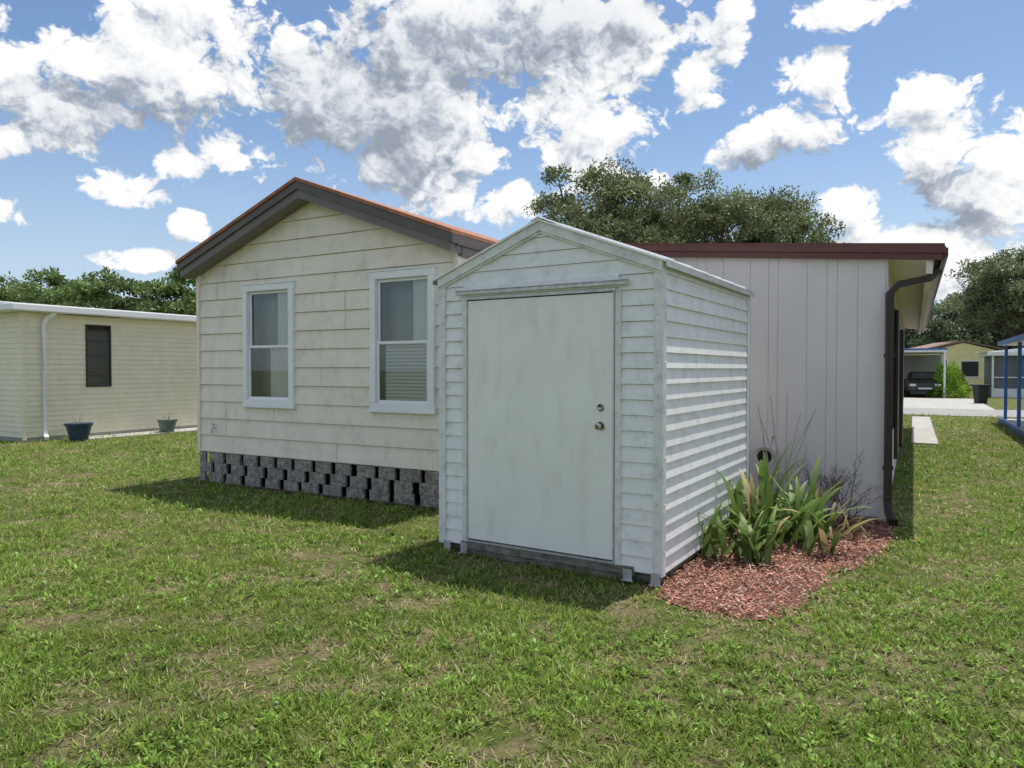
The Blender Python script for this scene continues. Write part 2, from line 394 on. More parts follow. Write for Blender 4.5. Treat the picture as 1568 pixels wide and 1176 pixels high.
mb.build('door_track',M_galv,shed,bevel=.002)
mb=MB(); mb.box(dx0+.012,dx1-.012,-.022,.02,dz0,dz1-.006); mb.build('door',M_door,shed,bevel=.004)
mb=MB()
mb.box(dx0,dx0+.0115,-.03,.02,dz0-.01,dz1); mb.box(dx1-.0115,dx1,-.03,.02,dz0-.01,dz1); mb.box(dx0,dx1,-.034,.02,dz0-.024,dz0-.011)
mb.build('door_edge_strip',M_galv,shed)
mb=MB(); mb.box(dx0+.02,dx1-.02,.03,.05,.1,dz1+.1); mb.build('door_shadow_gap',M_dark,shed)
def knob(zc,r,dead=False):
    m=MB(); x=dx1-.115
    m.tube([(x,-.022,zc),(x,-.03,zc)],[r,r*.95],20); 
    if dead: m.tube([(x,-.03,zc),(x,-.045,zc)],[r*.75,r*.65],16)
    else: m.tube([(x,-.03,zc),(x,-.05,zc),(x,-.06,zc),(x,-.075,zc),(x,-.085,zc),(x,-.088,zc)],[.012,.013,.024,.028,.022,.01],16)
    return m.build('deadbolt' if dead else 'door_knob',M_knob,shed,smooth=True)
knob(1.165,.034); knob(1.305,.03,True)
mb=MB(); mb.box(dx0-.06,SW-.2,-.03,.04,.055,dz0-.026); mb.box(dx0-.05,SW-.28,-.012,.05,.0,.053)
mb.box(.02,SW-.02,.051,.12,.0,.08); mb.box(SW-.10,SW-.02,.13,SD-.02,.02,.08); mb.box(.02,.10,.13,SD,.02,.08)
mb.build('timber_skids',M_wood,shed,bevel=.006)
mb=MB()
for xx in (.04,.22,SW-.28,SW-.06):
    mb.box(xx,xx+.07,-.036,-.031,.02,.10); mb.box(xx-.01,xx+.08,-.06,-.031,.015,.0195)
mb.build('anchor_brackets',M_galv,shed)
mb=MB()
for zz in np.arange(.3,2.2,.235):
    for xx in (dx0-.024,dx1+.026): mb.tube([(xx,-.026,zz),(xx,-.031,zz)],[.006,.003],6)
for zz in np.arange(.25,2.3,.35):
    for xx in (.02,SW-.02): mb.tube([(xx,-.024,zz),(xx,-.029,zz)],[.006,.003],6)
    mb.tube([(SW+.024,.025,zz),(SW+.029,.025,zz)],[.006,.003],6)
mb.build('screws',M_galv,shed)

# ------------------------------------------------------------ mulch bed
poly=[(1.0,5.02),(1.10,4.78),(1.18,4.66),(1.36,4.62),(1.5,4.46),(1.70,4.50),(1.83,4.61),(2.02,4.78),(2.05,4.97),(2.28,5.15),(2.43,5.49),(2.75,5.62),(2.98,5.94),(3.3,6.2),(3.65,6.8),(3.95,7.25),(3.85,7.42),(2.4,8.24),(1.9,7.8),(2.3,7.25),(1.1,5.2)]
def inpoly(X,Y,P):
    c=np.zeros(X.shape,bool); j=len(P)-1
    for i in range(len(P)):
        xi,yi=P[i];xj,yj=P[j]
        c^=((yi>Y)!=(yj>Y))&(X<(xj-xi)*(Y-yi)/((yj-yi)+1e-12)+xi); j=i
    return c
bed=empty('mulch_bed',(0,0,0))
mb=MB()
mb.quad(*[(x,y,.008) for x,y in poly]); mb.build('soil',simple('mulch_soil',(.17,.075,.05),.95,var=.4,scale=30,bump=.8),bed)
n=46000; X=rng.uniform(.8,4.2,n);Y=rng.uniform(4.2,8.3,n)
ok=inpoly(X+rng.normal(0,.07,n),Y+rng.normal(0,.07,n),poly); X=X[ok];Y=Y[ok];n=len(X)
lxs=(X-SO.x)*math.cos(R(32))-(Y-SO.y)*math.sin(R(32)); ok=lxs>SW-.05; X=X[ok];Y=Y[ok];n=len(X)
C=np.stack([X,Y,rng.uniform(.008,.035,n)+.02*fbm(X,Y,5)],1); D=rvec(n); D[:,2]*=.3; D/=np.linalg.norm(D,axis=1)[:,None]
Wv=np.cross(D,np.array([0,0,1.])+rvec(n)*.5); Wv/=np.linalg.norm(Wv,axis=1)[:,None]
V,F=kites(C,D,Wv,rng.uniform(.012,.05,n)**1.0*rng.choice([.7,1,1.6],n),rng.uniform(.005,.016,n),.5,.02)
base=np.array([[.42,.19,.13],[.30,.125,.09],[.56,.36,.28],[.13,.07,.05],[.48,.23,.16],[.34,.27,.21]])[rng.choice(6,n,p=[.25,.22,.15,.13,.15,.10])]*rng.uniform(.7,1.25,(n,1))*(.75+.5*fbm(X+3,Y,2))[:,None]
M_chip=leaf_mat('mulch_chips',.0,.8)
np_mesh('mulch_chips',V,F,M_chip,np.repeat(base,4,0),bed)

# ------------------------------------------------------------ grass
def blocked(X,Y):
    w=X*cA-Y*sA; nn=X*sA+Y*cA
    b=(w>-8.95)&(w<-4.4)&(nn>6.52)&(nn<23)
    b|=(w>=-4.4)&(w<-.23)&(nn>8.32)&(nn<23)
    lx=(X-SO.x)*math.cos(R(32))-(Y-SO.y)*math.sin(R(32)); ly=(X-SO.x)*math.sin(R(32))+(Y-SO.y)*math.cos(R(32))
    b|=(lx>.0)&(lx<SW)&(ly>.02)&(ly<SD)
    b|=inpoly(X+.04*np.sin(Y*37)+.03*np.sin(Y*83),Y+.04*np.sin(X*41),poly)
    b|=(w>-.05)&(w<.5)&(nn>17.2)&(nn<27)
    b|=(nn>28.2)
    b|=(w<-16.7)&(w>-22)&(nn>8.1)&(nn<24)
    return b
def lawn_pts(N,y0,yk,y1):
    a1=(yk*yk-y0*y0)/2; a2=yk*yk*math.log(y1/yk); u=rng.random(N)*(a1+a2)
    Y=np.where(u<a1,np.sqrt(np.minimum(u,a1)*2+y0*y0),yk*np.exp(np.maximum(u-a1,0)/(yk*yk)))
    X=rng.uniform(-1,1,N)*(Y*.95+1.0)
    return X,Y
N=560000
X,Y=lawn_pts(N,1.9,3.6,34)
bare=np.maximum(fbm(X,Y,1.1)-.03,fbm(X+60,Y+17,2.8)-.03); fine=fbm(X+31,Y+12,3.0)
bare=bare+.10*(fbm(X-13,Y+77,12)-.5)
m_bare=np.clip((bare-.55)/.11,0,1)
clump=fbm(X+9,Y+4,9)
keep=(~blocked(X,Y))&(rng.random(N)>m_bare*.72)&(rng.random(N)>(clump<.42)*.6)
X=X[keep];Y=Y[keep];fine=fine[keep];mb_=m_bare[keep];clump=clump[keep];n=len(X)
sc=1+np.clip(Y-3.5,0,30)/9
C=np.stack([X,Y,np.zeros(n)],1); az=rng.uniform(0,2*np.pi,n)+3*fbm(X,Y,4); el=rng.uniform(.2,1.3,n)*(1-.4*mb_)
D=np.stack([np.cos(az)*np.cos(el),np.sin(az)*np.cos(el),np.sin(el)],1)
az2=az+np.pi/2+rng.normal(0,.5,n); Wv=np.stack([np.cos(az2),np.sin(az2),rng.normal(0,.25,n)],1)
Ln=rng.uniform(.022,.068,n)*(.55+.6*fine+.5*clump)*np.sqrt(sc); Wd=rng.uniform(.0035,.0085,n)*sc
V,F=kites(C,D,Wv,Ln,Wd,.4,.03)
pal=np.array([[.18,.29,.04],[.24,.36,.05],[.11,.20,.03],[.36,.45,.09],[.21,.32,.045],[.45,.37,.21]])
idx=rng.choice(6,n,p=[.22,.22,.18,.18,.12,.08]); idx=np.where(rng.random(n)<mb_*.7,5,idx)
col=pal[idx]*rng.uniform(.6,1.25,(n,1))*(.7+.6*fbm(X+50,Y,.5))[:,None]*(.6+.55*fine+.3*clump)[:,None]
tone=np.clip((fbm(X-20,Y+40,1.6)-.42)*4,0,1)[:,None]; col=col*(1-tone*.3)+np.array([.33,.40,.08])*tone*.3
col=np.minimum(col,.6)
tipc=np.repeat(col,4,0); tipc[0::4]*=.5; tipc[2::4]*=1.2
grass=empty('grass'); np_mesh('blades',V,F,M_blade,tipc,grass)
nc=18000; X,Y=lawn_pts(nc,2.0,4.0,16); f=fbm(X+11,Y-9,1.3); k=(~blocked(X,Y))&(f>.43+rng.random(nc)*.12); X=X[k];Y=Y[k];nc=len(X)
per=8; X=np.repeat(X,per);Y=np.repeat(Y,per);n=len(X); s=np.repeat(rng.uniform(.5,1.3,nc),per)*(1+np.clip(Y-4,0,20)/14)
X=X+rng.normal(0,.012,n);Y=Y+rng.normal(0,.012,n)
az=rng.uniform(0,2*np.pi,n);el=rng.uniform(.1,1.1,n); D=np.stack([np.cos(az)*np.cos(el),np.sin(az)*np.cos(el),np.sin(el)],1)
Wv=np.stack([-np.sin(az),np.cos(az),rng.normal(0,.3,n)],1); C=np.stack([X,Y,rng.uniform(.002,.025,n)],1)
V,F=kites(C,D,Wv,rng.uniform(.02,.042,n)*s,rng.uniform(.008,.017,n)*s,.55,.08)
col=np.array([.23,.37,.06])*np.repeat(rng.uniform(.55,1.25,(nc,1)),per,0)*rng.uniform(.8,1.15,(n,1))
np_mesh('clover_weeds',V,F,M_blade,np.repeat(col,4,0),grass)

# ------------------------------------------------------------ bed plants
def strap_plant(name,loc,nl,L,wd,col,droop=1.0,rad=.08):
    Vs=[];Fs=[];Cs=[]
    for i in range(nl):
        az=random.uniform(0,2*math.pi); el=random.uniform(.8,1.5); l=L*random.uniform(.55,1.1); w=wd*random.uniform(.7,1.15)
        p=Vector((random.gauss(0,rad),random.gauss(0,rad),0)); ns=9; dr=random.uniform(.4,1.5)*droop
        c=np.array(col)*random.uniform(.6,1.3); b=len(Vs); tw=random.uniform(-.4,.4)
        if random.random()<.07: c=np.array([.38,.30,.14])
        for s in range(ns+1):
            t=s/ns; e=el-dr*t*t; wv=w*(math.sin(math.pi*min(1,.22+.78*t))**.6 if t<1 else 0)*.5
            sd=Vector((-math.sin(az+tw*t),math.cos(az+tw*t),.15)); up=Vector((0,0,-.25*wv))
            Vs+= [tuple(p+sd*wv),tuple(p+up),tuple(p-sd*wv)]; Cs+=[tuple(c*(.75+.4*t))]*3
            p=p+Vector((math.cos(az)*math.cos(e),math.sin(az)*math.cos(e),math.sin(e)))*(l/ns)
        for s in range(ns):
            q=b+s*3; Fs+=[(q,q+1,q+4,q+3),(q+1,q+2,q+5,q+4)]
    ob=np_mesh(name,np.array(Vs),np.array(Fs),M_leaf,np.array(Cs)); ob.location=loc; return ob
for (x,y,nl,L) in ((1.97,5.80,22,.62),(1.72,6.0,12,.55),(2.25,6.25,24,.8),(2.6,6.5,22,.78),(2.35,6.9,20,.98),(2.9,6.75,20,.65),(2.05,6.6,16,.8),(2.6,6.1,12,.5)):
    strap_plant('lily_plant',(x,y,.01),nl,L,.066,(.16,.25,.06),.95,.07)
strap_plant('lily_plant',(3.0,6.5,.01),16,.42,.03,(.24,.21,.09),1.3,.08)
def twig_shrub(name,loc,n,H,r0=.008):
    m=MB()
    def grow(p,d,l,r,depth):
        q=p+d*l; mid=p+d*l*.5+Vector((random.gauss(0,.02),random.gauss(0,.02),0))
        m.tube([p,mid,q],[r,r*.85,r*.6],4,False)
        if depth>0:
            for _ in range(random.choice((2,3))):
                nd=(d+Vector((random.gauss(0,.45),random.gauss(0,.45),random.gauss(.1,.2)))).normalized()
                grow(q,nd,l*random.uniform(.5,.8),r*.6,depth-1)
    for _ in range(n):
        d=Vector((random.gauss(0,.5),random.gauss(0,.5),1)).normalized()
        grow(Vector((random.gauss(0,.08),random.gauss(0,.08),0)),d,H*random.uniform(.3,.45),r0,3)
    o=m.build(name,simple('dry_twigs',(.16,.115,.095),.9)); o.location=loc; return o
twig_shrub('dead_shrub',(3.28,7.15,0),17,.72)
m=MB()
for i in range(10):
    x=random.uniform(-.15,.15);h=random.uniform(.8,1.35); m.tube([(x,0,0),(x+random.gauss(0,.05),.02,h*.5),(x*2+random.gauss(0,.08),.0,h)],[.008,.006,.004],4,False)
o=m.build('dry_flower_stalks',simple('stalk',(.46,.40,.31),.9)); o.location=(2.75,7.2,0)

# ------------------------------------------------------------ neighbour home (left)
nb=empty('neighboring_house',WN(-16.8,8.18),-A)
H=2.83; LN=15; WX=-4.2
wy0,wy1,wz0,wz1=1.33,1.93,1.18,2.64
mb=MB()
lap_wall(mb,(0,0,0),(0,1,0),(1,0,0),.0,LN,.1,H,.115,.014,None,[(wy0+.03,wy1-.03,wz0+.03,wz1-.03)])
lap_wall(mb,(WX,0,0),(1,0,0),(0,-1,0),.0,-WX,.1,H,.115,.014)
mb.box(-.04,.025,-.025,.04,.05,H)
mb.build('siding',M_yell,nb)
mb=MB(); mb.box(WX,-.01,.01,LN,0,.1); mb.build('foundation',M_conc,nb)
mb=MB(); mb.box(WX-.25,.30,-.35,LN+.3,H+.02,H+.17); mb.prism([(WX-.25,H+.171),(.30,H+.171),(WX/2,H+.38)],-.33,LN+.3)
mb.build('roof',M_white,nb,bevel=.02)
mb=MB(); mb.tube([(.24,.55,H),(.1,.45,H-.12),(.065,.4,H-.25),(.065,.4,.15),(.22,.35,.07)],.055,4); mb.build('downspout',M_white,nb)
mb=MB()
for a in ((wy0,wy0+.035,wz0,wz1),(wy1-.035,wy1,wz0,wz1),(wy0,wy1,wz0,wz0+.03),(wy0,wy1,wz1-.03,wz1),(wy0,wy1,1.9,1.93),(wy0,wy1,1.52,1.54),(wy0,wy1,2.27,2.29)): mb.box(-.0,.03,a[0]+.001,a[1]-.001,a[2],a[3])
mb.build('window_frame',simple('bronze',(.05,.05,.045),.4),nb)
mb=MB(); mb.quad((.005,wy0,wz0),(.005,wy1,wz0),(.005,wy1,wz1),(.005,wy0,wz1)); mb.build('window_glass',M_glass,nb)
mb=MB(); mb.box(-.3,-.1,wy0-.3,wy1+.3,wz0-.3,wz1+.3); mb.build('window_interior',simple('dim_room',(.10,.10,.09),.8),nb)
mb=MB(); mb.box(.02,.75,.9,LN,-.02,.03); ob=mb.build('gravel_edge',simple('gravel',(.5,.48,.44),.95,var=.5,scale=60,bump=1),nb)
def pot(loc,col,s=1,nt_=5):
    e=empty('flower_pot',loc); m=MB()
    m.tube([(0,0,0),(0,0,.05*s),(0,0,.34*s),(0,0,.35*s),(0,0,.40*s),(0,0,.405*s),(0,0,.33*s)],[.17*s,.18*s,.255*s,.28*s,.285*s,.255*s,.24*s],20); m.build('pot',simple('pot_glaze',col,.4,var=.3,scale=10),e,smooth=False)
    m=MB()
    for i in range(nt_): 
        a=random.uniform(0,6.28); m.tube([(0,0,.3*s),(math.cos(a)*.08,math.sin(a)*.08,.46*s),(math.cos(a)*.16,math.sin(a)*.16,(.42+random.random()*.2)*s)],[.005,.004,.003],4,False)
    m.build('dry_plant',simple('dry',(.2,.15,.10),.9),e)
pot(WN(-16.1,8.95),(.03,.06,.11)); pot(WN(-16.25,11.2),(.17,.21,.21),.85)

# ------------------------------------------------------------ trees
def tree(name,loc,H,rx,ry,z0,ncl,per,leaf,col,seed,rc=1.5,parent=None):
    r=np.random.default_rng(seed); e=empty(name,loc)
    if parent: e.parent=parent
    zc=(H+z0)/2; rzz=(H-z0)/2
    u=r.normal(size=(ncl,3)); u/=np.linalg.norm(u,axis=1)[:,None]; u*=(r.uniform(.35,1.0,(ncl,1)))**.5*.85
    cen=u*np.array([rx,ry,rzz])*(1+r.normal(0,.07,(ncl,1)))+np.array([0,0,zc]); cr=r.uniform(.45,1.15,ncl)*rc
    ids=np.repeat(np.arange(ncl),per); n=len(ids)
    d=r.normal(size=(n,3)); d/=np.linalg.norm(d,axis=1)[:,None]
    tuft=r.normal(size=(ncl,14,3)); tuft/=np.linalg.norm(tuft,axis=2)[:,:,None]; tuft[:,:,2]=np.abs(tuft[:,:,2])*.9-.15
    ti=r.integers(0,14,n); tt=tuft[ids,ti]
    off=tt*.82+d*(r.random((n,1))**.5)*.36
    P=cen[ids]+off*cr[ids][:,None]*np.array([1.05,1.05,.8])
    D=d*.8+r.normal(size=(n,3))*.5; D/=np.linalg.norm(D,axis=1)[:,None]
    Wd=np.cross(D,r.normal(size=(n,3))); Wd/=np.linalg.norm(Wd,axis=1)[:,None]
    V,F=kites(P,D,Wd,r.uniform(.6,1.4,n)*leaf,r.uniform(.5,.9,n)*leaf*.75,.5,.05)
    tv=r.uniform(.7,1.35,(ncl,14))
    cc=np.array(col)*r.uniform(.65,1.3,(ncl,1)); cc=cc[ids]*tv[ids,ti][:,None]*r.uniform(.7,1.35,(n,1)); 
    warm=r.random((ncl,1))[ids]; cc=cc*(1-warm*.2)+np.array([.18,.16,.07])*warm*.2
    np_mesh('leaves',V,F,M_leaf,np.repeat(cc,4,0),e)
    m=MB(); rt=H*.03+.1; st=Vector((0,0,z0*.9))
    m.tube([(0,0,-.1),(.05,0,z0*.5),st],[rt*1.3,rt,rt*.85],10)
    for i in range(ncl):
        if i%3==0:
            c=Vector(cen[i]); mid=st.lerp(c,.5)+Vector((0,0,rzz*.08))
            m.tube([st,mid,c],[rt*.4,rt*.22,.04],6,False)
    m.build('trunk_and_limbs',M_bark,e,smooth=True); return e
def at(px,Y): return ((px-784)/1087*Y,Y,0)
oak=(.18,.22,.105)
tree('oak_tree',(4.2,35,0),11.7,5.0,4.6,3.2,95,620,.16,oak,1,1.3)
tree('oak_tree',(9.9,36,0),11.5,5.0,4.6,3.2,95,620,.16,oak,2,1.25)
tree('oak_tree',(14.3,38,0),10.8,3.4,4,3.2,66,580,.16,(.195,.24,.10),3,1.15)
tree('oak_tree',(7.4,40,0),11.0,6,4,2.5,80,480,.2,oak,4,1.6)
dt=empty('distant_trees')
lt=(.16,.24,.08)
sp=[(-40,46,7.6,4.2),(-34,48,8.4,3.6),(-29.5,47,8.3,3.2),(-25.2,45,7.9,2.8),(-21.0,45,8.7,3.0),(-17.4,47,7.0,2.6),(-37,56,8.0,5),(-24,58,8.4,5)]
for i,(x,y,h,rr) in enumerate(sp): tree('tree',(x,y,0),h,rr,rr,1.0,50,460,.23,lt,20+i,1.1,dt)
tree('oak_tree',(41,56,0),12.2,5.2,5,3,80,450,.24,(.17,.21,.11),31,1.6)
sp=[(46,76,9.8,6),(53,78,11.0,6),(60,74,13,7),(38,84,8,5),(66,86,12,7),(75,80,14,7)]
for i,(x,y,h,rr) in enumerate(sp): tree('tree',(x,y,0),h,rr,rr,1.2,55,420,.36,(.14,.185,.11),40+i,1.9,dt)

# ------------------------------------------------------------ across the street
def bush(name,loc,rx,h,col,seed):
    r=np.random.default_rng(seed); n=5000; d=r.normal(size=(n,3)); d/=np.linalg.norm(d,axis=1)[:,None]; d[:,2]=np.abs(d[:,2])
    lump=1+.18*np.sin(d[:,0]*7+seed)*np.cos(d[:,1]*6)+.1*np.sin(d[:,2]*9)
    P=d*np.array([rx,rx,h])*lump[:,None]*(r.uniform(.75,1,(n,1))); D=d+r.normal(size=(n,3))*.6; D/=np.linalg.norm(D,axis=1)[:,None]
    Wd=np.cross(D,r.normal(size=(n,3))); Wd/=np.linalg.norm(Wd,axis=1)[:,None]
    V,F=kites(P,D,Wd,r.uniform(.06,.14,n),r.uniform(.04,.09,n)); o=np_mesh(name,V,F,M_leaf,np.repeat(np.array(col)*r.uniform(.6,1.3,(n,1)),4,0)); o.location=loc
bush('hedge_bush',at(1450,40),.85,1.75,(.28,.44,.05),5); bush('hedge_bush',at(1463,46),.7,1.4,(.22,.36,.05),6)
yh=empty('yellow_house',(35.2,57,0),-12); m=MB(); m.box(-2.2,4,0,6,0,2.9); m.prism([(-2.2,2.9),(4,2.9),(.9,3.7)],0,6); m.build('walls',simple('yellow_paint',(.95,.83,.42),.6),yh)
m=MB(); m.prism([(-2.6,2.95),(.9,3.75),(4.4,2.95),(4.4,3.1),(.9,3.9),(-2.6,3.1)],-.12,6.4); m.build('roof',simple('roof_brown',(.26,.17,.13),.8),yh)
m=MB(); m.box(-1.2,-.3,-.04,-.005,.3,2.3); m.box(.8,2.0,-.04,-.005,1.0,2.2); m.build('door_and_window',M_screen,yh)
m=MB(); m.box(-1.3,-1.2,-.06,-.005,.2,2.4); m.box(-.3,-.2,-.06,-.005,.2,2.4); m.box(.7,2.1,-.06,-.041,2.2,2.3);m.box(.7,2.1,-.06,-.041,.9,1.0); m.build('trim',M_white,yh)
M_blue=simple('blue_paint',(.05,.16,.45),.45)
cp=empty('carport',at(1414,41),-A)
m=MB(); m.box(-4.0,1.1,-1.5,6,2.55,2.72)
for x,y in ((1.0,-1.3),(1.0,2),(1.0,5.5),(-1.3,-1.3)): m.box(x-.05,x+.05,y-.05,y+.05,0,2.55)
m.box(-4,-1.4,1.0,6,0,2.5); m.build('frame_and_roof',M_white,cp)
m=MB(); m.box(-4.02,1.12,-1.53,-1.501,2.66,2.76); m.build('blue_edge',M_blue,cp)
m=MB(); m.box(-1.39,1.0,5.4,5.5,0,2.5); m.build('back_wall',simple('grey_wall',(.5,.5,.5),.7),cp)
strip('driveway',-2.3,2.8,33.4,45,.008,M_conc)
car=empty('parked_car',at(1417,40),-A+4)
M_car=simple('car_paint',(.02,.022,.026),.25,spec=.6)
m=MB()
prof=[(0,.35),(0,.75),(.12,.88),(1.0,1.0),(1.7,1.42),(3.0,1.45),(3.9,1.05),(4.4,.95),(4.5,.6),(4.45,.3)]
i=len(m.v)
for sx_ in (-1,1):
    for yy,z in prof: 
        hw=.88 if z<1.02 else .66
        m.v.append((sx_*hw,yy,z))
n=len(prof)
m.f.append(tuple(range(i,i+n))); m.f.append(tuple(range(i+2*n-1,i+n-1,-1)))
for k in range(n):
    k2=(k+1)%n; m.f.append((i+k,i+n+k,i+n+k2,i+k2))
m.build('body',M_car,car,bevel=.05)
m=MB(); m.quad((-.6,1.08,1.06),(.6,1.08,1.06),(.52,1.62,1.385),(-.52,1.62,1.385)); m.build('windscreen',simple('car_glass',(.08,.1,.12),.05,spec=1),car)
m=MB()
for sx_ in (-.8,.8):
    for yy in (.85,3.6): m.tube([(sx_-.1,yy,.33),(sx_+.1,yy,.33)],.33,18)
m.build('wheels',simple('tyre',(.02,.02,.02),.8),car)
m=MB()
for sx_ in (-.62,.62): m.box(sx_-.16,sx_+.16,-.03,.03,.62,.76)
m.box(-.35,.35,-.02,.03,.45,.55); m.build('headlights',M_white,car,bevel=.02)
tb=empty('trash_bin',at(1502,33),0); m=MB(); m.tube([(0,0,0),(0,0,.8)],[.27,.36],4); m.box(-.32,.32,-.32,.32,.801,.88); m.build('body',simple('bin_plastic',(.015,.015,.017),.5),tb,bevel=.02)
sp_=empty('screened_porch_house',at(1520,40),-A); m=MB()
m.box(-.3,9,-.5,6,2.35,2.55)
for x in np.arange(0,9,1.2): m.box(x-.05,x+.05,-.05,.05,0,2.35)
m.box(0,9,-.03,.03,0,.5); m.box(0,9,-.029,.029,1.1,1.16); m.prism([(-.4,2.551),(9,2.551),(9,3.1),(4,3.1)],-.4,6); m.build('frame_and_roof',M_white,sp_)
m=MB(); m.box(.05,9,.1,.12,0,2.35); m.box(.02,.04,.1,6,0,2.35); m.build('screens',simple('grey_screen',(.16,.17,.19),.7),sp_)
bc=empty('blue_carport',WN(2.3,16),-A); m=MB(); m.box(0,4,0,10,-.02,.10); m.build('slab',M_conc,bc,bevel=.01)
m=MB(); m.box(-.06,-.001,0,10,0,.13)
for y in (.3,3.4,6.5,9.6): m.box(.05,.13,y,y+.08,.10,2.3)
m.box(-.1,-.04,0,10,2.3,2.42)
m.build('posts_and_edge',M_blue,bc); m=MB(); m.box(-.04,4,0,10,2.3,2.40); m.box(.35,3.9,6.6,6.66,.1,2.29); m.build('roof_and_partition',M_white,bc)

# ------------------------------------------------------------ light and world
S=Vector((.225,.194,1)).normalized(); elev=math.asin(S.z); azs=math.atan2(S.x,S.y)
sd=bpy.data.lights.new('sun','SUN'); sd.energy=4.8; sd.angle=R(.5); sd.color=(1,.955,.88)
so=bpy.data.objects.new('sun',sd); scene.collection.objects.link(so); so.rotation_euler=S.to_track_quat('Z','Y').to_euler(); so.location=(0,0,30)
wd=bpy.data.worlds.new('World'); scene.world=wd; wd.use_nodes=True; nt=wd.node_tree; N=nt.nodes; L=nt.links
try:
    wd.cycles.sampling_method='MANUAL'; wd.cycles.sample_map_resolution=512
except Exception: pass
bg=N['Background']; out=N['World Output']
sky=N.new('ShaderNodeTexSky'); sky.sky_type='NISHITA'; sky.sun_disc=False; sky.sun_elevation=elev; sky.sun_rotation=azs; sky.dust_density=1.0; sky.ozone_density=1.5
hs=N.new('ShaderNodeHueSaturation'); hs.inputs['Saturation'].default_value=1.12; L.new(sky.outputs[0],hs.inputs['Color'])
L.new(hs.outputs[0],bg.inputs[0]); bg.inputs[1].default_value=.14
G=bpy.data.node_groups.new('CloudDensity','ShaderNodeTree')
G.interface.new_socket('Vector',in_out='INPUT',socket_type='NodeSocketVector')
G.interface.new_socket('Density',in_out='OUTPUT',socket_type='NodeSocketFloat')
gn=G.nodes; gl=G.links; gi=gn.new('NodeGroupInput'); go=gn.new('NodeGroupOutput')
def vm(op,a,b=None,c=None):
    n=gn.new('ShaderNodeVectorMath'); n.operation=op
    for i,q in enumerate((a,b,c)):
        if q is None: continue
        if hasattr(q,'links'): gl.new(q,n.inputs[i])
        else: n.inputs[i].default_value=q
    return n
def mt(op,a,b=None,c=None,clamp=False):
    n=gn.new('ShaderNodeMath'); n.operation=op; n.use_clamp=clamp
    for i,q in enumerate((a,b,c)):
        if q is None: continue
        if hasattr(q,'links'): gl.new(q,n.inputs[i])
        else: n.inputs[i].default_value=q
    return n.outputs[0]
AE=gi.outputs[0]
def ang(px,py):
    a=math.atan((px-784)/1087); return a, math.atan((565-py)/1087*math.cos(a))
blobs=[(100,125,205,100),(320,85,215,115),(470,130,120,110),(600,120,190,160),(650,225,150,105),(790,50,290,120),(870,180,150,115),(740,300,95,60),
(370,238,78,42),(290,262,55,30),(190,292,85,30),(20,225,75,42),(20,325,48,34),(1240,125,72,60),(1180,210,150,52),(1290,25,110,32),(1120,50,40,60),(1070,140,55,50),(1440,235,100,115),(1410,150,50,44),
(1525,290,120,145),(1290,320,64,44),(1370,370,160,46),(940,280,110,24),(295,345,36,26),(200,398,75,20),(1500,410,150,60)]
extra=[(-1.2,.3,.35,.18),(-1.7,.55,.4,.2),(1.25,.35,.4,.2),(2.1,.35,.5,.22),(-2.4,.4,.5,.25),(3.0,.3,.5,.18),(0,1.05,1.1,.28),(-2.2,1.15,1.3,.25),(2.2,1.1,1.2,.25)]
allb=[]
for (px,py,rx,ry) in blobs:
    a,e=ang(px,py); k=math.cos(a)**2; allb.append((a,e,rx/1087*k,ry/1087*math.cos(a)))
allb+=extra
cur=None
for (a,e,ra,re) in allb:
    d=vm('MULTIPLY_ADD',AE,(1/ra,1/re,0),(-a/ra,-e/re,0))
    v=vm('DOT_PRODUCT',d.outputs[0],d.outputs[0]).outputs['Value']
    cur=v if cur is None else mt('SMOOTH_MIN',cur,v,.35)
cur=mt('SUBTRACT',1.05,cur)
cur=mt('MAXIMUM',mt('MINIMUM',mt('MULTIPLY',cur,1.15),1.15),-.9)
mp1=vm('MULTIPLY_ADD',AE,(1,1.3,1),(3,2.1,0))
n1=gn.new('ShaderNodeTexNoise'); n1.noise_dimensions='2D'; n1.inputs['Scale'].default_value=8.5; n1.inputs['Detail'].default_value=9; n1.inputs['Roughness'].default_value=.6; n1.inputs['Distortion'].default_value=.15; gl.new(mp1.outputs[0],n1.inputs['Vector'])
wn=gn.new('ShaderNodeTexNoise'); wn.noise_dimensions='2D'; wn.inputs['Scale'].default_value=14; wn.inputs['Detail'].default_value=4; gl.new(mp1.outputs[0],wn.inputs['Vector'])
wv=vm('MULTIPLY_ADD',wn.outputs['Color'],(.09,.09,0),mp1.outputs[0])
vo=gn.new('ShaderNodeTexVoronoi'); vo.voronoi_dimensions='2D'; vo.feature='F1'; vo.inputs['Scale'].default_value=18; vo.inputs['Detail'].default_value=3; vo.inputs['Roughness'].default_value=.65; gl.new(wv.outputs[0],vo.inputs['Vector'])
dn=mt('MULTIPLY',mt('SUBTRACT',n1.outputs['Fac'],.5),3.3)
dv=mt('MULTIPLY',mt('SUBTRACT',.52,vo.outputs['Distance']),.85)
den=mt('ADD',mt('ADD',cur,dn),dv)
gl.new(den,go.inputs[0])
def wm(op,a,b=None,c=None,clamp=False):
    n=N.new('ShaderNodeMath'); n.operation=op; n.use_clamp=clamp
    for i,q in enumerate((a,b,c)):
        if q is None: continue
        if hasattr(q,'links'): L.new(q,n.inputs[i])
        else: n.inputs[i].default_value=q
    return n.outputs[0]
tc=N.new('ShaderNodeTexCoord'); sx_=N.new('ShaderNodeSeparateXYZ'); L.new(tc.outputs['Generated'],sx_.inputs[0])
az=wm('ARCTAN2',sx_.outputs[0],sx_.outputs[1]); el=wm('ARCSINE',sx_.outputs[2])
